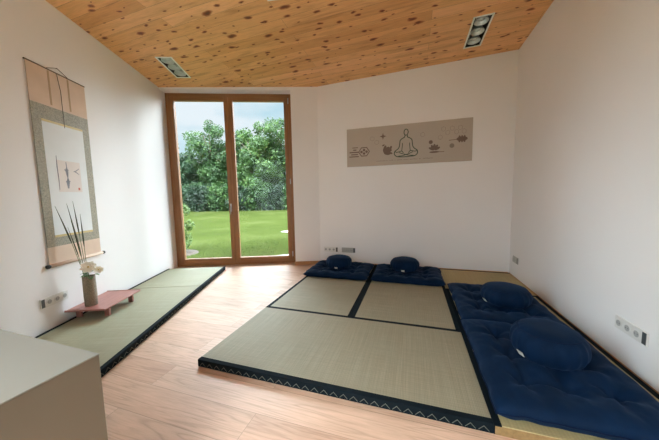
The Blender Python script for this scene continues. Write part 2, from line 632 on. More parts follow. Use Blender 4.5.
def cen(pts):
    return (sum(p[0] for p in pts) / 4, sum(p[1] for p in pts) / 4)


c1 = cen([(-4.396, -1.557), (-4.204, -1.481), (-4.395, -1.001), (-4.616, -1.059)])
LIGHTS.append((c1[0], c1[1], TH, .54, .205))
c2 = cen([(-.692, -.912), (-.507, -.873), (-.484, -.273), (-.685, -.318)])
LIGHTS.append((c2[0], c2[1], 0.0, .60, .20))
LIGHTS.append((-2.45, -2.115, TH * .5, .58, .20))

cb = bmesh.new()
for (x, y, r, ln, wd) in LIGHTS:
    tmp = bmesh.new()
    box(tmp, -wd / 2 + .012, wd / 2 - .012, -ln / 2 + .012, ln / 2 - .012, -.1, .09)
    z = zc(x, y)
    for v in tmp.verts:
        v.co = Matrix.Translation((x, y, z)) @ Matrix.Rotation(r, 4, 'Z') @ v.co
    me = bpy.data.meshes.new('t')
    tmp.to_mesh(me)
    tmp.free()
    cb.from_mesh(me)
bmesh.ops.recalc_face_normals(cb, faces=cb.faces)
cme = bpy.data.meshes.new('cut')
cb.to_mesh(cme)
cutter = bpy.data.objects.new('cut', cme)
COL.objects.link(cutter)
md = ceil_o.modifiers.new('cut', 'BOOLEAN')
md.object = cutter
md.solver = 'EXACT'
dg = bpy.context.evaluated_depsgraph_get()
newme = bpy.data.meshes.new_from_object(ceil_o.evaluated_get(dg))
ceil_o.modifiers.clear()
ceil_o.data = newme
bpy.data.objects.remove(cutter)

slope = Matrix.Rotation(math.atan(-0.02475), 3, 'Y') @ Matrix.Rotation(math.atan(-0.02084), 3, 'X')
lab = ['recessed ceiling lamp strip of three spots beside the left wall near the window',
       'recessed ceiling lamp strip of three spots in the corner above the right wall',
       'recessed ceiling lamp strip in the middle of the room, nearest the viewer']


def make_light(i):
    x, y, r, ln, wd = LIGHTS[i]
    t = thing('ceiling_light', lab[i], 'ceiling light', (x, y, zc(x, y)), 0, 'three spot strips set into the wooden ceiling')
    t.rotation_euler = (slope @ Matrix.Rotation(r, 3, 'Z')).to_euler()
    bm = bmesh.new()
    a, b, f = wd / 2, ln / 2, .018
    box(bm, -a, -a + f, -b, b, -.006, 0.001)
    box(bm, a - f, a, -b, b, -.006, 0.001)
    box(bm, -a + f, a - f, -b, -b + f, -.006, 0.001)
    box(bm, -a + f, a - f, b - f, b, -.006, 0.001)
    obj('frame', bm, M['white_metal'], t)
    bm = bmesh.new()
    ia, ib = a - f, b - f
    box(bm, -ia, ia, -ib, ib, .080, .084)
    box(bm, -ia, -ia + .004, -ib, ib, 0, .08)
    box(bm, ia - .004, ia, -ib, ib, 0, .08)
    box(bm, -ia, ia, -ib, -ib + .004, 0, .08)
    box(bm, -ia, ia, ib - .004, ib, 0, .08)
    obj('housing', bm, M['black_metal'], t)
    for k in (-1, 0, 1):
        cy = k * (ln - .05) / 3
        bm = bmesh.new()
        rr = wd / 2 - .034
        lathe(bm, [(rr * .25, .06), (rr * .6, .05), (rr * .9, .02), (rr, .004), (rr + .006, .002), (rr + .006, .012), (rr * .95, .03), (rr * .66, .06), (rr * .25, .066)], 28, (0, cy, 0))
        s = obj('spot', bm, M['reflector'], t, True)
        bm = bmesh.new()
        lathe(bm, [(0, .018), (rr * .3, .020), (rr * .5, .028), (rr * .55, .04), (0, .055)], 24, (0, cy, 0))
        obj('lens', bm, M['bulb'], s, True)
    return t


for i in range(3):
    make_light(i)

# baseboards
struct(box_obj('baseboard_back', (A.x + .006, XR - .014, -.014, 0, 0, .06), M['base_oak'], None, .002))
struct(box_obj('baseboard_right', (XR - .003, XR + .012, YR, 0, 0, .06), M['base_oak'], None, .002))
struct(prism_obj('baseboard_window', [W(0.006, -.014), W(0.449, -.014), W(0.449, 0), W(0.006, 0)], 0, .058, M['base_oak']))

# ------------------------------------------------------------------ terrace window
win = struct(bpy.data.objects.new('window_1', None))
COL.objects.link(win)
win.location = (*W(0, REC), 0)
win.rotation_euler = (0, 0, TH)
# local x = -u, local y outwards
U0, U1, H = 0.437, 2.487, 2.91
bm = bmesh.new()
fw = .055
box(bm, -U1, -U1 + fw, 0, FD, 0, H, .003, 1)
box(bm, -U0 - fw, -U0, 0, FD, 0, H, .003, 1)
obj('window_frame', bm, M['frame_oak'], win)
bm = bmesh.new()
box(bm, -U1 + fw, -U0 - fw, 0, FD, H - .055, H, .003, 1)
box(bm, -U1 + fw, -U0 - fw, 0, FD, 0, .045, .003, 1)
obj('window_frame', bm, M['frame_oak_h'], win)
um = 1.485


def sash(ua, ub, name='sash'):      # ua<ub in u
    s = bpy.data.objects.new('casement', None)
    bm = bmesh.new()
    sw = .072
    z0, z1 = .047, H - .057
    y0, y1 = -.006, FD - .014
    box(bm, -ub, -ub + sw, y0, y1, z0, z1, .004, 2)
    box(bm, -ua - sw, -ua, y0, y1, z0, z1, .004, 2)
    st = obj('casement_sash', bm, M['frame_oak'], win)
    bm = bmesh.new()
    box(bm, -ub + sw, -ua - sw, y0, y1, z0, z0 + .082, .004, 2)
    box(bm, -ub + sw, -ua - sw, y0, y1, z1 - .060, z1, .004, 2)
    obj('sash_rail', bm, M['frame_oak_h'], st)
    box_obj('pane', (-ub + sw - .008, -ua - sw + .008, .03, .036, z0 + .075, z1 - .053), M['glass'], st)
    bpy.data.objects.remove(s)
    return st


s1 = sash(um + .001, U1 - fw - .002)
s2 = sash(U0 + fw + .002, um - .001)
bm = bmesh.new()
hx = -(um + .038)
box(bm, hx - .014, hx + .014, -.013, -.006, .94, 1.08, .004, 2)
tube(bm, [(hx, -.012, 1.03), (hx, -.045, 1.03)], .008, 10)
tube(bm, [(hx, -.045, 1.037), (hx, -.048, 1.00), (hx, -.048, .90)], [.009, .009, .007], 10)
obj('handle', bm, M['handle_metal'], s1, True)
for zz in (.12, 1.4, 2.75):
    bm = bmesh.new()
    tube(bm, [(-U0 - fw + .002, -.010, zz), (-U0 - fw + .002, -.010, zz + .09)], .009, 10)
    h = obj('hinge', bm, M['handle_metal'], s2, True)

# outer sill and paving, lawn
sill = struct(prism_obj('trim_1', [W(0.437, REC + FD), W(2.487, REC + FD), W(2.487, WO + .06), W(0.437, WO + .06)], -.12, .06, M['render_white']))
pav = struct(prism_obj('paving_strip', [W(-3.4, WO + .001), W(3.6, WO + .001), W(3.6, WO + .62), W(1.1, WO + .62), W(.55, WO + .78), W(-.5, WO + 2.6), W(-3.4, WO + 2.6)], -.16, -.055, M['paving']))
slab = tag(prism_obj('stepping_stone', [(-5.75, 4.02), (-5.2, 3.9), (-5.05, 4.35), (-5.6, 4.5)], -.1, -.055, M['paving']),
           'pale flat stepping stone lying alone out on the lawn', 'stepping stone')
bm = bmesh.new()
g = 40
vs = {}
for i in range(g + 1):
    for j in range(g + 1):
        x = -70 + 100 * i / g
        y = -20 + 75 * j / g
        d = max(0, (Vector((x, y)) - A).dot(N))
        vs[i, j] = bm.verts.new((x, y, -.13 if d < .3 else -.085 + .010 * max(0, d - 4) + (.05 * noise.noise(Vector((x * .15, y * .15, 0))) if d > 3 else 0)))
for i in range(g):
    for j in range(g):
        bm.faces.new((vs[i, j], vs[i + 1, j], vs[i + 1, j + 1], vs[i, j + 1]))
lawn = struct(obj('lawn', bm, M['lawn'], None, True, False))


def lawn_z(x, y):
    d = max(0, (Vector((x, y)) - A).dot(N))
    return -.13 if d < .3 else -.085 + .010 * max(0, d - 4)


# grass blades on the nearer lawn
verts, faces = [], []
for k in range(16000):
    u = random.uniform(-.6, 4.2)
    n_ = WO + .66 + 5.5 * random.random() ** 1.4
    x, y = W(u + (u - .2) * n_ * .08, n_)
    if u < .9 and n_ < WO + 2.7:
        continue
    a = random.uniform(0, 2 * PI)
    h = random.uniform(.03, .065)
    w2 = .0035
    lean = random.uniform(.0, .03)
    b = len(verts)
    z = lawn_z(x, y) - .02
    ca, sa = math.cos(a), math.sin(a)
    verts += [(x - ca * w2, y - sa * w2, z), (x + ca * w2, y + sa * w2, z), (x - sa * lean, y + ca * lean, z + h)]
    faces.append((b, b + 1, b + 2))
me = bpy.data.meshes.new('grass_blades')
me.from_pydata(verts, [], faces)
me.materials.append(M['grass'])
gb = link(bpy.data.objects.new('grass', me))
gb['kind'] = 'stuff'
tag(gb, 'short bright green grass blades of the lawn beyond the paving', 'grass')


# ------------------------------------------------------------------ trees and shrubs
def at(px, depth):
    p = CAM + FW * depth + RT * (px - 329.5) / FPX * depth
    return p.x, p.y


def leaves(name, blobs, n, size, mat, parent, seed):
    rnd = random.Random(seed)
    verts, faces = [], []
    wts = [b[3] * b[4] for b in blobs]
    for k in range(n):
        cx, cy, cz, rx, rz = rnd.choices(blobs, wts)[0]
        v = Vector((rnd.gauss(0, 1), rnd.gauss(0, 1), rnd.gauss(0, 1))).normalized()
        q = rnd.random() ** .35
        p = Vector((cx + v.x * rx * q, cy + v.y * rx * q, cz + v.z * rz * q))
        lump = noise.noise(p * (1.2 / max(.25, rx)))
        p += v * lump * rx * .35
        nrm = (v * .8 + Vector((rnd.uniform(-1, 1), rnd.uniform(-1, 1), rnd.uniform(-.2, 1.2)))).normalized()
        t1 = nrm.orthogonal().normalized()
        t1 = Matrix.Rotation(rnd.uniform(0, 2 * PI), 3, nrm) @ t1
        t2 = nrm.cross(t1)
        s = size * rnd.uniform(.6, 1.25)
        b = len(verts)
        verts += [p - t1 * s, p + t2 * s * .5 + nrm * s * .12, p + t1 * s, p - t2 * s * .5 + nrm * s * .12]
        faces.append((b, b + 1, b + 2, b + 3))
    me = bpy.data.meshes.new(name)
    me.from_pydata([tuple(v) for v in verts], [], faces)
    me.materials.append(mat)
    return link(bpy.data.objects.new(name, me), parent)


def tree(px, depth, h, r, mat, label, seed, n=12000, name='broadleaf_tree', cat='tree', group='trees along the far side of the lawn', low=.12, size=.125):
    rnd = random.Random(seed)
    x, y = at(px, depth)
    z = lawn_z(x, y) - .1
    t = thing(name, label, cat, (x, y, z), rnd.uniform(0, 6), group)
    bm = bmesh.new()
    tr = max(.02, h * .018)
    tube(bm, [(0, 0, 0), (r * .04, 0, h * .3), (-r * .03, r * .04, h * .6), (0, 0, h * .88)], [tr * 1.4, tr, tr * .7, tr * .2], 8)
    for k in range(7):
        a = rnd.uniform(0, 6.28)
        z0 = h * rnd.uniform(.15, .65)
        tube(bm, [(0, 0, z0), (math.cos(a) * r * .35, math.sin(a) * r * .35, z0 + h * .1), (math.cos(a) * r * .75, math.sin(a) * r * .75, z0 + h * .2)],
             [tr * .5, tr * .35, tr * .12], 6)
    obj('trunk', bm, M['bark'], t, True)
    blobs = []
    m = 15
    for k in range(m):
        f = k / (m - 1)
        a = k * 2.4 + rnd.uniform(-.5, .5)
        rad = r * (math.sin(PI * (.22 + .58 * f)) ** .7)
        br_ = rad * rnd.uniform(.42, .6)
        d_ = (rad - br_ * .7)
        blobs.append((math.cos(a) * d_, math.sin(a) * d_, h * (low + (.90 - low) * f), br_, br_ * .85))
    blobs.append((0, 0, h * .93, r * .22, h * .075))
    blobs.append((0, 0, h * .5, r * .6, h * .35))
    leaves('foliage', blobs, n, size, mat, t, seed)
    return t


def hgt(y, depth):
    return 1.25 + depth * (198.5 - y) / FPX


T = [
    (150, 27, 138, 2.6, 'mid', 'leafy tree at the left end of the row behind the lawn, beside the window frame'),
    (179, 25, 144, 1.9, 'haze_blue', 'green tree with painted bluish haze seen at the left edge of the left pane'),
    (197, 30, 160, 2.2, 'haze_blue', 'low tree in the dip of the skyline below the cloud, left pane'),
    (214, 26, 124, 2.3, 'mid', 'tallest tree in the left pane, its crown reaching toward the middle post'),
    (229, 30, 148, 2.0, 'dark', 'dark green tree standing behind the middle post of the window'),
    (243, 27, 134, 1.7, 'mid', 'slim tree just right of the middle post of the window'),
    (262, 25, 127, 2.2, 'pale', 'broad light green tree in the centre of the right pane'),
    (284, 27, 123, 2.3, 'mid', 'full green tree at the right edge of the right pane'),
    (312, 28, 128, 2.6, 'dark', 'dark tree at the right end of the row behind the lawn, hidden by the wall'),
]
for i, (px, dp, ty, r, m, lb) in enumerate(T):
    tree(px, dp, hgt(ty, dp), r, LEAF[m], lb, 100 + i)
Sx = [
    (168, 23.5, 187, 1.7, 'dark', 'dark bush at the foot of the tree row, left end of the lawn edge'),
    (187, 23.5, 184, 1.6, 'haze_blue', 'bush with painted bluish haze at the foot of the tree row under the skyline dip'),
    (206, 23.5, 186, 1.6, 'dark', 'dark bush at the lawn edge under the tallest tree of the left pane'),
    (224, 23.5, 183, 1.6, 'mid', 'green bush at the lawn edge beside the window handle'),
    (243, 23.5, 187, 1.6, 'dark', 'dark bush at the lawn edge just right of the middle post'),
    (261, 23.5, 184, 1.6, 'mid', 'green bush at the lawn edge in the centre of the right pane'),
    (279, 23.5, 187, 1.7, 'dark', 'dark bush at the lawn edge near the right window frame'),
    (300, 23.5, 185, 1.8, 'mid', 'green bush at the right end of the lawn edge, behind the wall edge'),
]
for i, (px, dp, ty, r, m, lb) in enumerate(Sx):
    tree(px, dp, hgt(ty, dp), r, LEAF[m], lb, 200 + i, 4500, 'hedge_bush', 'bush', 'bushes at the foot of the trees', .02, .11)

# leafy shrub just outside, at the left jamb
sx, sy = at(178, 5.9)
sh = thing('leafy_shrub', 'young leafy shrub growing just outside the left jamb of the window', 'shrub', (sx, sy, lawn_z(sx, sy)))
bm = bmesh.new()
stems = []
rnd = random.Random(5)
for k in range(9):
    a = rnd.uniform(0, 6.28)
    d_ = rnd.uniform(.08, .26)
    hh = rnd.uniform(.6, 1.2)
    p = [(0, 0, 0), (math.cos(a) * d_ * .5, math.sin(a) * d_ * .5, hh * .5), (math.cos(a) * d_, math.sin(a) * d_, hh)]
    stems.append(p[2])
    tube(bm, p, [.008, .006, .003], 6)
obj('stem', bm, M['bark'], sh, True)
bl = [(x, y, z * .92, .11, .12) for x, y, z in stems] + [(0, 0, .34, .26, .2), (.05, .0, .6, .16, .2), (.12, -.05, .25, .2, .16)]
leaves('foliage', bl, 2200, .036, LEAF['shrub'], sh, 77)
bm = bmesh.new()
lathe(bm, [(.42, -.03), (.36, .02), (.2, .05), (0, .06)], 24)
obj('soil_mound', bm, M['soil'], sh, True)


# ------------------------------------------------------------------ tatami mats
def zig(bm, x0, x1, y, z0, z1, period=.06, w=.0021, sgn=-1):
    """chevron thread on the vertical face y=const"""
    n_ = max(1, round((x1 - x0) / period))
    p = (x1 - x0) / n_
    d_ = .0012 * sgn
    for k in range(n_):
        a, b, c = x0 + k * p + p * .1, x0 + (k + .5) * p, x0 + (k + .9) * p
        for (xa, za, xb, zb) in ((a, z0, b, z1), (b, z1, c, z0)):
            v = [bm.verts.new(q) for q in ((xa, y, za - w), (xb, y, zb - w), (xb, y, zb + w), (xa, y, za + w),
                                           (xa, y + d_, za - w), (xb, y + d_, zb - w), (xb, y + d_, zb + w), (xa, y + d_, za + w))]
            for f in ((0, 1, 2, 3), (7, 6, 5, 4), (0, 4, 5, 1), (1, 5, 6, 2), (2, 6, 7, 3), (3, 7, 4, 0)):
                bm.faces.new([v[i] for i in f])


def tatami(name_loc, rz, ln, wd, mat, label, group='tatami mats of the large platform', bw=.034, zz=(1, 1)):
    """long way = local x, centre at the origin"""
    t = thing('tatami_mat', label, 'tatami mat', (name_loc[0], name_loc[1], 0), rz, group)
    a, b = ln / 2 - .0015, wd / 2 - .0015
    box_obj('mat_core', (-a, a, -b + .004, b - .004, 0.0, TM - .006), M['core'], t, .003, 1)
    box_obj('woven_surface', (-a - .0, a, -b + bw * .7, b - bw * .7, TM - .006, TM - .0005), mat, t, .002, 2)
    # end faces are covered by the weave too
    for s_, flag in ((-1, zz[0]), (1, zz[1])):
        bm = bmesh.new()
        y0, y1 = (-b, -b + bw) if s_ < 0 else (b - bw, b)
        # L-shaped cloth: top strip and side face
        box(bm, -a - .0012, a + .0012, y0, y1, TM - .0075, TM + .0008, .0014, 2)
        if s_ < 0:
            box(bm, -a - .0012, a + .0012, -b - .0008, -b + .005, .004, TM - .001, .001, 1)
        else:
            box(bm, -a - .0012, a + .0012, b - .005, b + .0008, .004, TM - .001, .001, 1)
        br = obj('border', bm, M['border'], t)
        if flag:
            bm = bmesh.new()
            zig(bm, -a + .01, a - .01, s_ * (b + .0008), .012, .036, sgn=s_)
            obj('zigzag_stitching', bm, M['zigzag'], br)
    return t


XL, XD, XQ, XE = -2.752, -1.828, -0.905, XR - .004
Y0, Y1, Y2 = -2.817, -1.895, -0.022
XL = -2.72
tatami(((XL + XQ) / 2, (Y0 + Y1) / 2), 0, XQ - XL, Y1 - Y0, M['tatami'],
       'straw tatami mat lying crosswise at the front of the platform, largest in view')
tatami(((XL + XD) / 2, (Y1 + Y2) / 2), PI / 2, Y2 - Y1, XD - XL, M['tatami'],
       'tatami mat at the back left of the platform, under the left rear floor cushion')
tatami(((XD + XQ) / 2, (Y1 + Y2) / 2), PI / 2, Y2 - Y1, XQ - XD, M['tatami'],
       'tatami mat at the back middle of the platform, under the second rear floor cushion')
YB = -.93
tatami(((XQ + XE) / 2, (Y0 + YB) / 2), PI / 2, YB - Y0, XE - XQ, M['tatami_gold'],
       'golden tatami mat along the right wall, mostly covered by two long floor cushions')
tatami(((XQ + XE) / 2, (YB + Y2) / 2), 0, XE - XQ, Y2 - YB, M['tatami_gold'],
       'bare golden tatami mat in the corner between back wall and right wall')
# left platform: two mats along the left wall (long way along s)
for (sa, sb, lb) in ((.14, 1.045, 'half size greenish tatami mat by the window at the left wall'),
                     (1.05, 2.86, 'long greenish tatami mat along the left wall, carrying the low red table')):
    x, y = L(.008 + .452, (sa + sb) / 2)
    tatami((x, y), TH + PI / 2, sb - sa, .904, M['tatami_green'], lb, 'tatami mats along the left wall')


# ------------------------------------------------------------------ floor cushions
def zabuton(cx, cy, sx, sy, T_, label, seed, z0=TM, rz=0.0, tufts=(3, 3)):
    nx, ny = 72, 64
    top, bot = {}, {}
    bm = bmesh.new()
    rnd = random.Random(seed)
    tp = []
    for i in range(tufts[0]):
        for j in range(tufts[1]):
            tp.append((((i + 1) / (tufts[0] + 1) - .5) * sx * 1.0, ((j + 1) / (tufts[1] + 1) - .5) * sy * 1.0, rnd.uniform(0, 6)))
    cr = .05

    def shape(i, j):
        u, v = i / nx * 2 - 1, j / ny * 2 - 1
        u, v = math.copysign(abs(u) ** .8, u), math.copysign(abs(v) ** .8, v)
        # soft pillow outline: sides drawn in a little, corners pointed
        x = u * sx / 2 * (1 - .018 * (1 - v * v) * abs(u)) 
        y = v * sy / 2 * (1 - .018 * (1 - u * u) * abs(v))
        x += .018 * noise.noise(Vector((v * 4, seed, u * 1.0)))
        y += .018 * noise.noise(Vector((u * 4, seed + 9, v * 1.0)))
        e = (max(0, 1 - abs(u) ** 7) * max(0, 1 - abs(v) ** 7)) ** .42
        return u, v, x, y, e
    for i in range(nx + 1):
        for j in range(ny + 1):
            u, v, x, y, e = shape(i, j)
            h = 1.0
            for (tx, ty, ph) in tp:
                dx, dy = x - tx, y - ty
                d_ = math.hypot(dx, dy)
                h -= .80 * math.exp(-(d_ / .050) ** 1.2)
                a = math.atan2(dy, dx)
                h -= .17 * math.exp(-(d_ / .14) ** 2) * (1 + math.cos(5 * a + ph)) * min(1, d_ / .03)
            # valleys between neighbouring tufts
            h += .10 * noise.noise(Vector((x * 5, y * 5, seed)))
            h += .14 * noise.noise(Vector((x * 16, y * 9, seed + 3)))
            h += .06 * noise.noise(Vector((x * 40, y * 26, seed + 5)))
            for (tx, ty, ph) in tp:
                h -= .10 * math.exp(-((x - tx) / .022) ** 2) * math.exp(-((y - ty) / .16) ** 2)
                h -= .08 * math.exp(-((y - ty) / .022) ** 2) * math.exp(-((x - tx) / .18) ** 2)
            zt = T_ * (.42 + (h - .42 + .12) * e if True else 0)
            zt = T_ * .42 + e * T_ * (.68 * max(.12, h + .02))
            zb = T_ * .42 * (1 - min(1, e * 1.6))
            edge = i in (0, nx) or j in (0, ny)
            if edge:
                w = bm.verts.new((x, y, T_ * .42))
                top[i, j] = bot[i, j] = w
            else:
                top[i, j] = bm.verts.new((x, y, zt))
                bot[i, j] = bm.verts.new((x, y, max(0.0, zb)))
    for i in range(nx):
        for j in range(ny):
            bm.faces.new((top[i, j], top[i + 1, j], top[i + 1, j + 1], top[i, j + 1]))
            bm.faces.new((bot[i, j], bot[i, j + 1], bot[i + 1, j + 1], bot[i + 1, j]))
    rim = [top[i, 0].co.copy() for i in range(nx)] + [top[nx, j].co.copy() for j in range(ny)] + \
          [top[i, ny].co.copy() for i in range(nx, 0, -1)] + [top[0, j].co.copy() for j in range(ny, 0, -1)]
    t = thing('floor_cushion', label, 'floor cushion', (cx, cy, z0), rz, 'navy tufted floor cushions on the tatami')
    obj('cover', bm, M['navy'], t, True)
    bm = bmesh.new()
    tube(bm, rim, .004, 6, True)
    obj('piping', bm, M['navy_dark'], t, True)
    return t


zabuton(-2.302, -.535, .90, .72, .082, 'navy floor cushion at the back wall nearest the window, left of the pair', 3)
zabuton(-1.352, -.53, .90, .70, .082, 'navy floor cushion at the back wall nearest the room corner, right of the pair', 11)
zabuton(-.488, -1.31, .785, .96, .082, 'navy floor cushion along the right wall, the farther one of the two', 23)
zabuton(-.492, -2.295, .795, .99, .095, 'large navy floor cushion along the right wall, nearest the viewer', 31)


def zafu(cx, cy, R_, Hh, label, seed, tagdir, z0, oval=1.0, rz=0.0):
    t = thing('meditation_cushion', label, 'meditation cushion', (cx, cy, z0), rz, 'round navy meditation cushions')
    bm = bmesh.new()
    prof = []
    K = 30
    for k in range(K + 1):
        a = -PI / 2 + PI * k / K
        c_, s_ = math.cos(a), math.sin(a)
        r = R_ * (abs(c_) ** .50)
        z = Hh / 2 + Hh / 2 * math.copysign(abs(s_) ** .95, s_)
        prof.append((r, z))
    seg = 96
    rings = []
    for k, (r, z) in enumerate(prof):
        if k in (0, K):
            rings.append([bm.verts.new((0, 0, z))])
            continue
        row = []
        side = max(0, 1 - abs(z / Hh * 2 - 1) ** 3)
        for q in range(seg):
            a = 2 * PI * q / seg
            pl = math.sin(a * 20 + 1.5 * noise.noise(Vector((q * .2, seed, 0)))) * .0038 * side * min(1, r / R_)
            nn = noise.noise(Vector((math.cos(a) * 1.4, math.sin(a) * 1.4, seed + z * 5))) * .016
            rr = r * (1 + nn) + pl
            row.append(bm.verts.new((rr * math.cos(a), rr * oval * math.sin(a), z + .004 * noise.noise(Vector((math.cos(a) * r * 9, math.sin(a) * r * 9, seed)))* (1 if k > K / 2 else 0))))
        rings.append(row)
    for a_, b_ in zip(rings, rings[1:]):
        for q in range(seg):
            w = (q + 1) % seg
            if len(a_) == 1:
                bm.faces.new((a_[0], b_[w], b_[q]))
            elif len(b_) == 1:
                bm.faces.new((a_[q], a_[w], b_[0]))
            else:
                bm.faces.new((a_[q], a_[w], b_[w], b_[q]))
    obj('cover', bm, M['navy'], t, True)
    # seam round the upper shoulder and woven tag
    for zf in (.86, .14):
        kk = min(range(K + 1), key=lambda k: abs(prof[k][1] / Hh - zf))
        r = prof[kk][0] * 1.0
        bm = bmesh.new()
        pts = []
        for q in range(64):
            a = 2 * PI * q / 64
            nn = noise.noise(Vector((math.cos(a) * 1.4, math.sin(a) * 1.4, seed + prof[kk][1] * 5))) * .016
            pts.append(((r * (1 + nn)) * math.cos(a), (r * (1 + nn)) * oval * math.sin(a), prof[kk][1]))
        tube(bm, pts, .003, 6, True)
        obj('seam_piping', bm, M['navy_dark'], t, True)
    bm = bmesh.new()
    a = tagdir - rz
    rr = R_ * 1.015
    ww = .042
    zt, zb = Hh * .33, Hh * .18
    for k in range(2):
        pass
    v = []
    for (da, z, o_) in ((-1, zb, 0), (1, zb, 0), (1, zt, 0), (-1, zt, 0), (-1, zb, .002), (1, zb, .002), (1, zt, .002), (-1, zt, .002)):
        aa = a + da * ww / 2 / R_
        k_ = R_ * (max(0, 1 - abs(z / Hh * 2 - 1) ** 2.1)) ** .25 * 1.012 + .004 + o_
        v.append(bm.verts.new((k_ * math.cos(aa), k_ * oval * math.sin(aa), z)))
    for f in ((0, 3, 2, 1), (4, 5, 6, 7), (0, 1, 5, 4), (1, 2, 6, 5), (2, 3, 7, 6), (3, 0, 4, 7)):
        bm.faces.new([v[i] for i in f])
    g_ = obj('woven_tag', bm, M['tag_white'], t)
    g_['label'] = 'small white woven tag'
    return t


zafu(-2.315, -.57, .190, .178, 'round navy meditation cushion at the back wall near the window, under the wall sockets', 1, -PI / 2 + .05, TM + .068)
zafu(-1.385, -.50, .192, .182, 'round navy meditation cushion at the back wall near the room corner', 2, -PI / 2 - .1, TM + .068)
zafu(-.44, -1.38, .205, .185, 'round navy meditation cushion at the right wall, farther from the viewer', 3, PI + .35, TM + .062)
zafu(-.470, -2.26, .195, .215, 'large round navy meditation cushion nearest the viewer, beside the right wall sockets', 4, PI + .45, TM + .066)

# ------------------------------------------------------------------ low table, vase and flowers
tx, ty = L(.190, 1.66)
tb = thing('low_table', 'low red lacquered table with four slab feet on the left tatami', 'table', (tx, ty, TM), TH)
# local x = w (from wall), local y = -s
box_obj('table_top', (-.178, .178, -.26, .26, .088, .101), M['red_wood'], tb, .003, 2)
for sy in (-1, 1):
    bm = bmesh.new()
    box(bm, -.15, .15, sy * .165 - .012, sy * .165 + .012, .068, .088, .002, 1)
    obj('crossbar', bm, M['red_wood'], tb)
    for sxx in (-1, 1):
        box_obj('leg', (sxx * .13 - .022, sxx * .13 + .022, sy * .165 - .014, sy * .165 + .014, 0, .068), M['red_wood'], tb, .003, 1)
for sy in (-1, 1):
    box_obj('edge_strip', (-.178, .178, sy * .256 - .005, sy * .256 + .005, .101, .106), M['red_wood'], tb, .002, 1)

vx, vy = L(.155, 1.795)
VZ = TM + .1013
vase = tag(None or (lambda: 0)() or bpy.data.objects.new('vase', None), 'tall cylindrical grey brown stoneware vase on the low red table', 'vase')
COL.objects.link(vase)
vase.location = (vx, vy, VZ)
bm = bmesh.new()
R0 = .050
lathe(bm, [(0, 0), (R0 - .004, 0), (R0 - .001, .004), (R0 + .001, .1), (R0, .2), (R0 - .001, .285), (R0 - .002, .295), (R0 - .006, .295), (R0 - .007, .285), (R0 - .007, .03), (0, .03)], 40)
obj('body', bm, M['stone'], vase, True)
bm = bmesh.new()
lathe(bm, [(0, .24), (R0 - .0075, .24)], 32)
wt = obj('water', bm, plain('still_water', lin(60, 66, 58), 0.05, var=0.02), vase)

fl = thing('reed_arrangement', 'tall dark reeds with white flower and green leaves standing in the vase', 'flower arrangement', (vx, vy, VZ))


def reed(dx, dy, top, head0, headr, bend, mat='stem'):
    pts = []
    for k in range(9):
        f = k / 8
        g = f ** 1.4
        pts.append((dx * g + .012 * math.sin(dx * 40), dy * g, .06 + (top - .06) * f + bend * math.sin(PI * f) * 0))
    bm = bmesh.new()
    tube(bm, pts, [.0028 - .0016 * k / 8 for k in range(9)], 6)
    s = obj('reed_stem', bm, M['stem'], fl, True)
    if headr:
        hp = []
        for k in range(8):
            f = head0 + (1 - head0) * k / 7
            g = f ** 1.4
            hp.append((dx * g + .012 * math.sin(dx * 40), dy * g, .06 + (top - .06) * f))
        bm = bmesh.new()
        tube(bm, hp, [headr * q for q in (.35, .9, 1, .9, .7, .5, .3, .12)], 8)
        obj('reed_head', bm, M['reed'], s, True)


# offsets measured in the picture plane (x across, y away)
rx, ry = RT.x, RT.y


def off(a, b=0.0):
    w_, s_ = (a * .5, -a * .5 - b) if a < 0 else (a, -b)
    p = -D * w_ - N * s_
    return (p.x, p.y)


for (a, b, top, h0, hr) in ((-.215, -.02, .98, .62, .0062), (-.135, .01, 1.00, .45, .0075), (-.03, .02, .90, .62, .006), (-.085, .02, 1.02, .66, .0055),
                            (-.17, .03, .78, .60, .005), (-.08, -.03, .84, .70, .0045)):
    o_ = off(a, b)
    reed(o_[0], o_[1], top, h0, hr, 0)
# white flower: layered petals
fo = off(.030, -.03)
fz = .385
bm = bmesh.new()
tube(bm, [(0, 0, .06), (fo[0] * .3, fo[1] * .3, .25), (fo[0], fo[1], fz)], .003, 6)
fs = obj('flower_stem', bm, M['stem'], fl, True)


def flower(cx, cy, cz, R_, seed):
    rnd = random.Random(seed)
    bm = bmesh.new()
    face = (CAM - Vector((vx, vy, VZ + cz))).normalized()
    face = (face + Vector((0, 0, .5))).normalized()
    a1 = face.orthogonal().normalized()
    a2 = face.cross(a1)
    for layer, (n_, rr, tilt) in enumerate(((8, 1.0, .25), (7, .8, .6), (6, .55, 1.0))):
        for k in range(n_):
            an = 2 * PI * k / n_ + layer * .4 + rnd.uniform(-.1, .1)
            d_ = a1 * math.cos(an) + a2 * math.sin(an)
            s_ = face.cross(d_)
            rows = []
            for i in range(5):
                f = i / 4
                wv = math.sin(PI * (.12 + .80 * f)) * .34 * R_ * rr
                c_ = Vector((cx, cy, cz)) + d_ * f * R_ * rr * math.cos(tilt * .7 * f) + face * (f ** 1.5) * R_ * rr * math.sin(tilt) * .7
                rows.append([bm.verts.new(c_ - s_ * wv + face * wv * .3), bm.verts.new(c_), bm.verts.new(c_ + s_ * wv + face * wv * .3)])
            for r0, r1 in zip(rows, rows[1:]):
                bm.faces.new((r0[0], r0[1], r1[1], r1[0]))
                bm.faces.new((r0[1], r0[2], r1[2], r1[1]))
    f_ = obj('flower', bm, M['petal'], fl, True, False)
    bm = bmesh.new()
    bmesh.ops.create_icosphere(bm, subdivisions=2, radius=R_ * .12)
    for v in bm.verts:
        v.co = v.co + Vector((cx, cy, cz)) + face * R_ * .18
    obj('flower_heart', bm, M['pistil'], f_, True)


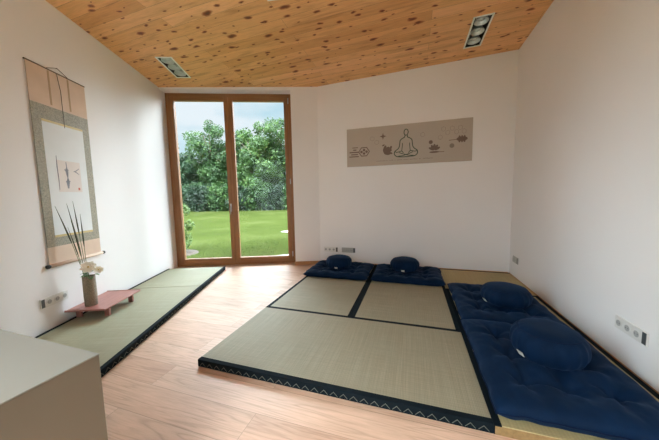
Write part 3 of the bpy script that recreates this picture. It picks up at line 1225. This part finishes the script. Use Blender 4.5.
flower(fo[0], fo[1], fz, .064, 3)
fo2 = off(.072, .03)
flower(fo2[0], fo2[1], fz - .045, .042, 6)
for k, (a, b, z, ln, an) in enumerate(((.0, -.03, .31, .07, 2.6), (.05, -.03, .30, .07, -.4), (-.02, .0, .33, .08, 3.4), (.02, -.04, .325, .06, -1.6), (.07, .02, .32, .06, .4), (.03, .03, .35, .08, 1.2))):
    o_ = off(a, b)
    d_ = Vector((math.cos(an), math.sin(an), .25)).normalized()
    s_ = d_.cross(Vector((0, 0, 1))).normalized()
    bm = bmesh.new()
    rows = []
    for i in range(6):
        f = i / 5
        wv = math.sin(PI * min(1, .06 + .94 * f)) * ln * .30
        c_ = Vector((o_[0] * .5, o_[1] * .5, z - .02)) + d_ * ln * f + Vector((0, 0, -.02 * f * f))
        rows.append([bm.verts.new(c_ - s_ * wv + Vector((0, 0, wv * .3))), bm.verts.new(c_), bm.verts.new(c_ + s_ * wv + Vector((0, 0, wv * .3)))])
    for r0, r1 in zip(rows, rows[1:]):
        bm.faces.new((r0[0], r0[1], r1[1], r1[0]))
        bm.faces.new((r0[1], r0[2], r1[2], r1[1]))
    obj('leaf', bm, M['leafgreen'], fl, True, False)

# ------------------------------------------------------------------ hanging scroll on the left wall
# local: x out of the wall, y = -s, origin at wall face, z world
ox, oy = L(0, 1.715)
sc = thing('hanging_scroll', 'long hanging scroll with green brocade border and small ink painting, on the left wall', 'hanging scroll', (ox, oy, 0), TH)
hw = .283
ZT, ZB = 2.36, .605
th = .004


def flat(name, y0, y1, z0, z1, d0, d1, mat, parent=sc):
    return box_obj(name, (d0, d1, y0, y1, z0, z1), mat, parent)


flat('silk_panel', -hw, hw, 2.03, ZT, .008, .011, M['scroll_beige'])
flat('brocade_border', -hw, hw, .77, 2.03, .008, .011, M['brocade'])
flat('silk_panel', -hw, hw, ZB + .01, .77, .008, .011, M['scroll_beige'])
pp = flat('paper_panel', -.205, .205, .872, 1.885, .0112, .0122, M['scroll_paper'])
flat('gold_strip', -.205, .205, 1.885, 1.905, .0112, .0124, M['gold'])
flat('gold_strip', -.205, .205, .852, .872, .0112, .0124, M['gold'])
pt = flat('ink_painting', -.115, .128, 1.267, 1.56, .0123, .0129, M['painting'])
# brush strokes: local y = -(s-1.715); left in view = larger s = negative y


def stroke(pts, rad, mat, parent=pt):
    bm = bmesh.new()
    tube(bm, [(.0131, y, z) for y, z in pts], rad, 6, flat=1.0)
    for v in bm.verts:
        v.co.x = .0130 + (v.co.x - .0131) * .06
    return obj('brush_stroke', bm, mat, parent)


stroke([(-.110, 1.60), (-.112, 1.5), (-.108, 1.38), (-.110, 1.285)], [.003, .006, .005, .003], M['ink'])
stroke([(-.02, 1.55), (-.018, 1.5), (-.02, 1.47), (-.016, 1.40), (-.018, 1.36), (-.02, 1.30)], [.004, .006, .018, .006, .020, .008], M['ink'])
stroke([(-.045, 1.475), (-.02, 1.47), (.0, 1.478)], [.004, .01, .003], M['ink'])
stroke([(.05, 1.465), (.08, 1.475), (.115, 1.50)], [.003, .005, .003], M['ink'])
stroke([(.06, 1.47), (.09, 1.455), (.112, 1.44)], [.004, .005, .002], M['ink'])
stroke([(-.04, 1.36), (-.018, 1.375), (.008, 1.368)], [.004, .008, .003], M['ink'])
bm = bmesh.new()
box(bm, .0129, .0133, .085, .105, 1.285, 1.31)
obj('red_seal', bm, M['ink_red'], pt)
# hanging strips, top batten, cord, bottom roller
for y in (-.095, .095):
    flat('hanging_strip', y - .008, y + .008, 2.05, ZT - .01, .0112, .0125, M['hang'])
box_obj('top_batten', (.002, .014, -hw - .006, hw + .006, ZT - .004, ZT + .006), M['cord'], sc, .002, 1)
bm = bmesh.new()
tube(bm, [(.008, -.1, ZT + .01), (.008, 0, ZT + .052), (.008, .1, ZT + .01)], .0025, 6)
obj('hanging_cord', bm, M['cord'], sc, True)
bm = bmesh.new()
tube(bm, [(.0, 0, ZT + .05), (.014, 0, ZT + .052)], .004, 8)
obj('wall_hook', bm, M['handle_metal'], sc, True)
bm = bmesh.new()
tube(bm, [(.018, -.02, ZT - .005), (.02, .0, ZT - .16), (.02, .0, ZT - .34), (.018, .003, ZT - .49)], .0022, 6)
obj('tie_cord', bm, M['cord'], sc, True)
bm = bmesh.new()
tube(bm, [(.018, -hw - .005, ZB), (.018, hw + .005, ZB)], .016, 16)
obj('bottom_roller', bm, M['scroll_beige'], sc, True)
for s_ in (-1, 1):
    bm = bmesh.new()
    tube(bm, [(.018, s_ * (hw + .004), ZB), (.018, s_ * (hw + .012), ZB), (.018, s_ * (hw + .030), ZB), (.018, s_ * (hw + .034), ZB)], [.012, .0175, .0175, .012], 16)
    obj('roller_knob', bm, M['dark_wood'], sc, True)

# ------------------------------------------------------------------ canvas print on the back wall
PX0, PX1, PZ0, PZ1 = -2.305, -0.497, 1.640, 2.232
pr = thing('wall_print', 'long taupe canvas print with seated meditating figure outline on the back wall', 'wall print', (PX0, 0, PZ0))
PW, PH = PX1 - PX0, PZ1 - PZ0
box_obj('canvas', (0, PW, -.022, -.001, 0, PH), M['canvas'], pr, .002, 1)
YF = -.0222


def P2(u, v):
    u = u * 43 / ((1 - u) * 37 + u * 43)      # measured fractions foreshorten towards the left
    return (u * PW, (1 - v) * PH)


def line(name, pts, w, mat, closed=False):
    """flat ribbon just in front of the canvas along picture points (u, v)"""
    bm = bmesh.new()
    q = [Vector((*P2(u, v), 0)) for u, v in pts]
    tube(bm, q, w / 2, 6, closed)
    for v in bm.verts:
        v.co = Vector((v.co.x, YF - .0004 + max(-1, min(1, v.co.z / (w / 2))) * .0004, v.co.y))
    return obj(name, bm, mat, pr)


BLOBS = [0]


def blob(bm, pts, t=.0006):
    BLOBS[0] += 1
    t += .00006 * (BLOBS[0] % 9)
    a = [bm.verts.new((x, YF, z)) for x, z in pts]
    b = [bm.verts.new((x, YF - t, z)) for x, z in pts]
    n_ = len(pts)
    bm.faces.new(a)
    bm.faces.new(b[::-1])
    for i in range(n_):
        j = (i + 1) % n_
        bm.faces.new((a[i], b[i], b[j], a[j]))


def disc(bm, u, v, r, n_=24, sx=1.0, sz=1.0, rot=0.0):
    cx, cz = P2(u, v)
    pts = []
    for k in range(n_):
        a = 2 * PI * k / n_
        x, z = r * sx * math.cos(a), r * sz * math.sin(a)
        pts.append((cx + x * math.cos(rot) - z * math.sin(rot), cz + x * math.sin(rot) + z * math.cos(rot)))
    blob(bm, pts)


def smooth_curve(p, closed=False, k=6):
    n_ = len(p)
    out = []
    rng = n_ if closed else n_ - 1
    for i in range(rng):
        p0 = p[(i - 1) % n_] if closed or i > 0 else p[0]
        p1 = p[i]
        p2 = p[(i + 1) % n_]
        p3 = p[(i + 2) % n_] if closed or i + 2 < n_ else p[-1]
        for j in range(k):
            t = j / k
            out.append(tuple(.5 * ((2 * p1[c]) + (-p0[c] + p2[c]) * t + (2 * p0[c] - 5 * p1[c] + 4 * p2[c] - p3[c]) * t * t + (-p0[c] + 3 * p1[c] - 3 * p2[c] + p3[c]) * t ** 3) for c in (0, 1)))
    if not closed:
        out.append(p[-1])
    return out


uc = .468
head = [(uc + .0165 * math.cos(a), .205 + .075 * math.sin(a)) for a in [2 * PI * k / 20 for k in range(20)]]
line('figure_outline', head, .012, M['ink_green'], True)
half = [(.010, .28), (.012, .325), (.030, .355), (.046, .40), (.050, .48), (.055, .565), (.068, .62), (.088, .66)]
for s_ in (-1, 1):
    line('figure_outline', smooth_curve([(uc + s_ * a, v) for a, v in half]), .012, M['ink_green'])
    line('figure_outline', smooth_curve([(uc + s_ * .028, .47), (uc + s_ * .030, .56), (uc + s_ * .034, .66)]), .010, M['ink_green'])
    line('figure_outline', smooth_curve([(uc + s_ * .090, .66), (uc + s_ * .078, .69), (uc + s_ * .060, .685), (uc + s_ * .034, .67), (uc + s_ * .020, .72)]), .010, M['ink_green'])
line('figure_outline', smooth_curve([(uc - .09, .67), (uc - .092, .74), (uc - .07, .80), (uc - .02, .815), (uc + .03, .81), (uc + .07, .80), (uc + .092, .74), (uc + .09, .67)]), .012, M['ink_green'])
line('figure_outline', smooth_curve([(uc - .055, .70), (uc - .02, .745), (uc + .03, .785), (uc + .06, .79)]), .010, M['ink_green'])
line('figure_outline', smooth_curve([(uc + .055, .70), (uc + .02, .745), (uc - .03, .785), (uc - .06, .79)]), .010, M['ink_green'])
# stacked bars and hexagon motif at the left
bm = bmesh.new()
for (u, v, w, h) in ((.065, .50, .05, .022), (.062, .56, .030, .03), (.058, .62, .085, .03), (.060, .68, .06, .028), (.056, .735, .085, .028)):
    x, z = P2(u, v)
    ww, hh = w * PW / 2, h * PH / 2
    blob(bm, [(x - ww, z - hh), (x + ww, z - hh), (x + ww, z + hh), (x - ww, z + hh)])
for (du, dv) in ((-.02, 0), (0, -.045), (0, .045), (.02, 0)):
    disc(bm, .135 + du, .62 + dv, .022, 6)
obj('stone_stack_motif', bm, M['ink_brown'], pr)
line('hexagon_motif', [(.135 + .042 * math.cos(a), .62 + .125 * math.sin(a)) for a in [PI / 3 * k for k in range(6)]], .016, M['ink_brown'], True)
# four-pointed star
bm = bmesh.new()
cx, cz = P2(.285, .26)
blob(bm, [(cx + r * math.cos(a), cz + r * math.sin(a)) for a, r in [(PI / 4 * k, .052 if k % 2 == 0 else .018) for k in range(8)]])
obj('star_motif', bm, M['ink_brown'], pr)
# sprig motif
bm = bmesh.new()
for (u, v, r, a_) in ((.30, .56, .04, 1.2), (.315, .60, .05, .8), (.33, .64, .05, .3), (.318, .70, .05, -.2), (.298, .64, .045, 1.9), (.345, .57, .035, 1.1), (.345, .70, .03, -.3), (.288, .49, .022, .5)):
    disc(bm, u, v, r, 16, 1.0, .5, a_)
obj('sprig_motif', bm, M['ink_brown'], pr)
# dot and lotus
bm = bmesh.new()
disc(bm, .665, .50, .027)
for k in range(5):
    a_ = PI / 2 + (k - 2) * .55
    x, z = .695 + math.cos(a_) * .026, .70 - math.sin(a_) * .08
    disc(bm, x, z, .042, 16, 1.0, .42, a_)
disc(bm, .695, .745, .07, 16, 1.0, .18, 0)
obj('lotus_motif', bm, M['ink_brown'], pr)
line('lotus_motif', [(.73, .745), (.775, .75)], .008, M['ink_brown'])
# leaf on a stalk
bm = bmesh.new()
disc(bm, .915, .475, .072, 24, 1.0, .42, 0)
for k in range(3):
    disc(bm, .895 + k * .02, .475, .05, 12, .35, 1.0, 0)
obj('leaf_motif', bm, M['ink_brown'], pr)
line('leaf_motif', [(.81, .49), (.885, .478)], .008, M['ink_brown'])
bm = bmesh.new()
disc(bm, .835, .62, .032)
obj('dot_motif', bm, M['ink_faint'], pr)
for (u, v) in ((.80, .30), (.835, .21), (.87, .30), (.90, .21), (.93, .30), (.765, .21), (.20, .30), (.235, .40), (.60, .30), (.74, .40)):
    line('hexagon_motif', [(u + .0185 * math.cos(a), v + .056 * math.sin(a)) for a in [PI / 3 * k + PI / 6 for k in range(6)]], .004, M['ink_faint'], True)
# line of small lettering, too small to read: short word-length strokes
rnd = random.Random(4)
u = .235
for wl in (9, 3, 1, 4, 4, 6, 2, 8):
    bm = bmesh.new()
    for k in range(wl):
        x, z = P2(u, .895)
        hh = rnd.choice((.010, .010, .014))
        blob(bm, [(x, z), (x + .006, z), (x + .006, z + hh), (x, z + hh)])
        if k < wl - 1:
            blob(bm, [(x + .006, z + .003), (x + .010, z + .003), (x + .010, z + .007), (x + .006, z + .007)])
        u += .0115 * .9
    u += .010
    obj('lettering_word', bm, M['ink_text'], pr)


# ------------------------------------------------------------------ wall sockets
def socket_strip(loc, rz, n_, label, w=.071, extra=.036, side=1, gap=True, mat='white_plastic', kind='socket'):
    """local x along the wall, local -y into the room, origin at centre"""
    t = thing('wall_socket', label, 'wall socket', loc, rz)
    tot = n_ * w + extra
    box_obj('cover_frame', (-tot / 2, tot / 2, -.010, -.0005, -.041, .041), M[mat], t, .002, 2)
    start = -tot / 2 + (extra if side < 0 else 0)
    for k in range(n_):
        cx = start + w * (k + .5)
        if kind == 'socket':
            bm = bmesh.new()
            tube(bm, [(cx, -.0098, 0), (cx, -.0125, 0)], .027, 28)
            s = obj('socket_insert', bm, M['white_plastic'], t)
            bm = bmesh.new()
            tube(bm, [(cx, -.0122, 0), (cx, -.0132, 0)], .0195, 28)
            wl = obj('socket_well', bm, M['grey_plastic'], s)
            bm = bmesh.new()
            for sg in (-1, 1):
                tube(bm, [(cx + sg * .0095, -.0130, 0), (cx + sg * .0095, -.0138, 0)], .003, 8)
            s2 = obj('pin_holes', bm, M['dark_plastic'], s)
        else:
            box_obj('rocker', (cx - w / 2 + .005, cx + w / 2 - .005, -.014, -.0098, -.030, .030), M['grey_plastic'], t, .0015, 1)
            box_obj('rocker_gap', (cx - w / 2 + .006, cx + w / 2 - .006, -.0145, -.0138, -.002, .0), M['dark_plastic'], t)
    if extra:
        x0 = tot / 2 - extra if side > 0 else -tot / 2
        box_obj('side_module', (x0 + .004, x0 + extra - .003, -.0122, -.0098, -.036, .036), M['dark_plastic'], t, .001, 1)
    return t


# right wall faces -X: local x must run along world -Y (towards the viewer)
socket_strip((XR, -2.125, .312), -PI / 2, 3, 'row of three white sockets low on the right wall beside the large cushion')
socket_strip((XR, -.235, .292), -PI / 2, 2, 'small grey switch plate low on the right wall near the back corner', extra=.03, kind='switch', mat='grey_plastic')
socket_strip((-2.615, 0, .268), 0, 3, 'white three socket strip low on the back wall next to the slanted wall')
socket_strip((-2.305, 0, .268), 0, 3, 'grey switch plate low on the back wall, right of the three sockets', w=.065, kind='switch', mat='grey_plastic')
x, y = L(0, 1.985)
socket_strip((x, y, .300), TH + PI / 2, 3, 'row of three white sockets low on the left wall below the scroll', side=-1, extra=.036)

# ------------------------------------------------------------------ cabinet in the near left corner
CZ = .72
CX1, CY1 = -2.190, -3.670
CX0, CY0 = -3.40, -4.27
cb_ = thing('low_cabinet', 'plain taupe low cabinet with light top in the near left corner', 'cabinet', (0, 0, 0))
box_obj('body', (CX0 + .001, CX1 - .001, CY0 + .02, CY1 - .001, .05, CZ - .004), M['cab_body'], cb_, .0015, 1)
box_obj('top', (CX0, CX1, CY0, CY1, CZ - .0035, CZ), M['cab_top'], cb_, .001, 1)
box_obj('plinth', (CX0 + .03, CX1 - .03, CY0 + .05, CY1 - .03, 0, .05), M['dark_plastic'], cb_)
wd = (CX1 - CX0 - .01) / 2
for k in range(2):
    x0 = CX0 + .004 + k * (wd + .001)
    dr = box_obj('door', (x0, x0 + wd - .002, CY0, CY0 + .019, .052, CZ - .023), M['cab_body'], cb_, .001, 1)
    hx = x0 + (wd - .05 if k == 0 else .05)
    bm = bmesh.new()
    tube(bm, [(hx, CY0 - .001, .5), (hx, CY0 - .028, .5), (hx, CY0 - .028, .62), (hx, CY0 - .001, .62)], .005, 8)
    obj('handle', bm, M['handle_metal'], dr, True)

# ------------------------------------------------------------------ sky and light
wl = bpy.data.worlds.new('sky')
scene.world = wl
wl.use_nodes = True
nt = wl.node_tree
nt.nodes.clear()
out = nt.nodes.new('ShaderNodeOutputWorld')
bg = nt.nodes.new('ShaderNodeBackground')
tc = nt.nodes.new('ShaderNodeTexCoord')
mp = nt.nodes.new('ShaderNodeMapping')
mp.inputs['Scale'].default_value = (1, 1, 2.6)
mp.inputs['Location'].default_value = (0.35, .1, .2)
no = nt.nodes.new('ShaderNodeTexNoise')
no.inputs['Scale'].default_value = 2.6
no.inputs['Detail'].default_value = 5
no.inputs['Roughness'].default_value = .5
rp = nt.nodes.new('ShaderNodeValToRGB')
rp.color_ramp.elements[0].position = .36
rp.color_ramp.elements[0].color = lin(206, 230, 226)
rp.color_ramp.elements[1].position = .52
rp.color_ramp.elements[1].color = lin(252, 250, 238)
L_ = nt.links.new
L_(tc.outputs['Generated'], mp.inputs['Vector'])
L_(mp.outputs[0], no.inputs['Vector'])
L_(no.outputs['Fac'], rp.inputs[0])
sp = nt.nodes.new('ShaderNodeSeparateXYZ')
L_(tc.outputs['Generated'], sp.inputs[0])
# a hazy sky: dim cloud towards the trees, plus bright lobes added out of view,
# over the garden and behind the house, to light the room


def sky_node(op, a, b=None, c=None):
    x = nt.nodes.new('ShaderNodeMath')
    x.operation = op
    for i, v in enumerate((a, b, c)):
        if v is None:
            continue
        if isinstance(v, (int, float)):
            x.inputs[i].default_value = v
        else:
            L_(v, x.inputs[i])
    return x.outputs[0]


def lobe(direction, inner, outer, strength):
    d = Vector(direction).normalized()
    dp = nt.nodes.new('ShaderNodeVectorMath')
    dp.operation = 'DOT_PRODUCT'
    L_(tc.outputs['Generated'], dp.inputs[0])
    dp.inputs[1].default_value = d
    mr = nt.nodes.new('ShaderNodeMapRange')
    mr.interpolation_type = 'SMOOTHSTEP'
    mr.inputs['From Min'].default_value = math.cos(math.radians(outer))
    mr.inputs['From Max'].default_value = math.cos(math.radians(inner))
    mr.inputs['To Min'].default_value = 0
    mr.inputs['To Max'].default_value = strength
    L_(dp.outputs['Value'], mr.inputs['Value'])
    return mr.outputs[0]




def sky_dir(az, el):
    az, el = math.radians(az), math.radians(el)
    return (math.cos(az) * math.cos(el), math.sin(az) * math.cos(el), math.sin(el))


# added fill lobes of the unseen sky: azimuth, elevation, inner and outer radius, brightness
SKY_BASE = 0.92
FILL_LOBES = [(118, 44, 8, 22, 31.0),
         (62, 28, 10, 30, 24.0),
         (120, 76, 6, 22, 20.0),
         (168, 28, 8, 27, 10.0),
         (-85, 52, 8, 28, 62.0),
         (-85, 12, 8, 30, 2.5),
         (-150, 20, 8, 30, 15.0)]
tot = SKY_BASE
for az, el, r0, r1, st in FILL_LOBES:
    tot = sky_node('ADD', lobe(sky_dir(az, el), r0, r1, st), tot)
cool = nt.nodes.new('ShaderNodeMix')
cool.data_type = 'RGBA'
cool.blend_type = 'MULTIPLY'
cool.inputs[0].default_value = 1.0
L_(rp.outputs[0], cool.inputs[6])
cool.inputs[7].default_value = (.93, 1.0, 1.22, 1)
L_(cool.outputs[2], bg.inputs[0])
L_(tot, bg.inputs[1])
L_(bg.outputs[0], out.inputs[0])


def portal(name, loc, rot, sx_, sy_):
    ld = bpy.data.lights.new(name, 'AREA')
    ld.shape = 'RECTANGLE'
    ld.size, ld.size_y = sx_, sy_
    ld.cycles.is_portal = True
    o = bpy.data.objects.new(name, ld)
    COL.objects.link(o)
    o.location = loc
    o.rotation_euler = rot
    return o


x, y = W((U0 + U1) / 2, WO + .02)
portal('window_daylight', (x, y, 1.47), (-PI / 2, 0, TH + PI), 2.05, 2.9)
portal('added_rear_window_portal', ((RW0 + RW1) / 2, YR - .32, (RZ0 + RZ1) / 2), (-PI / 2, 0, 0), RW1 - RW0, RZ1 - RZ0)  # sampling portal for the added rear window
x, y = L(-.32, (SW0 + SW1) / 2)
portal('added_side_window_portal', (x, y, (SZ0 + SZ1) / 2), (PI / 2, 0, TH - PI / 2), SW1 - SW0, SZ1 - SZ0)  # sampling portal for the added side window

# ------------------------------------------------------------------ camera and view
cd = bpy.data.cameras.new('camera')
cam = bpy.data.objects.new('camera', cd)
COL.objects.link(cam)
cd.sensor_width = 36
cd.sensor_fit = 'HORIZONTAL'
cd.lens = FPX * 36 / 659
cd.clip_start = .02
cd.clip_end = 300
mt = Matrix((RT, UP, -FW)).transposed().to_4x4()
mt.translation = CAM
cam.matrix_world = mt
scene.camera = cam
vs_ = scene.view_settings
vs_.view_transform = 'Standard'
vs_.look = 'None'
vs_.gamma = 1
vs_.exposure = 0.12
vs_.use_curve_mapping = False
cy = scene.cycles
cy.use_denoising = True
cy.max_bounces = 14
cy.diffuse_bounces = 10
cy.glossy_bounces = 4
cy.transparent_max_bounces = 12
cy.sample_clamp_indirect = 8
cy.caustics_reflective = False
cy.caustics_refractive = False
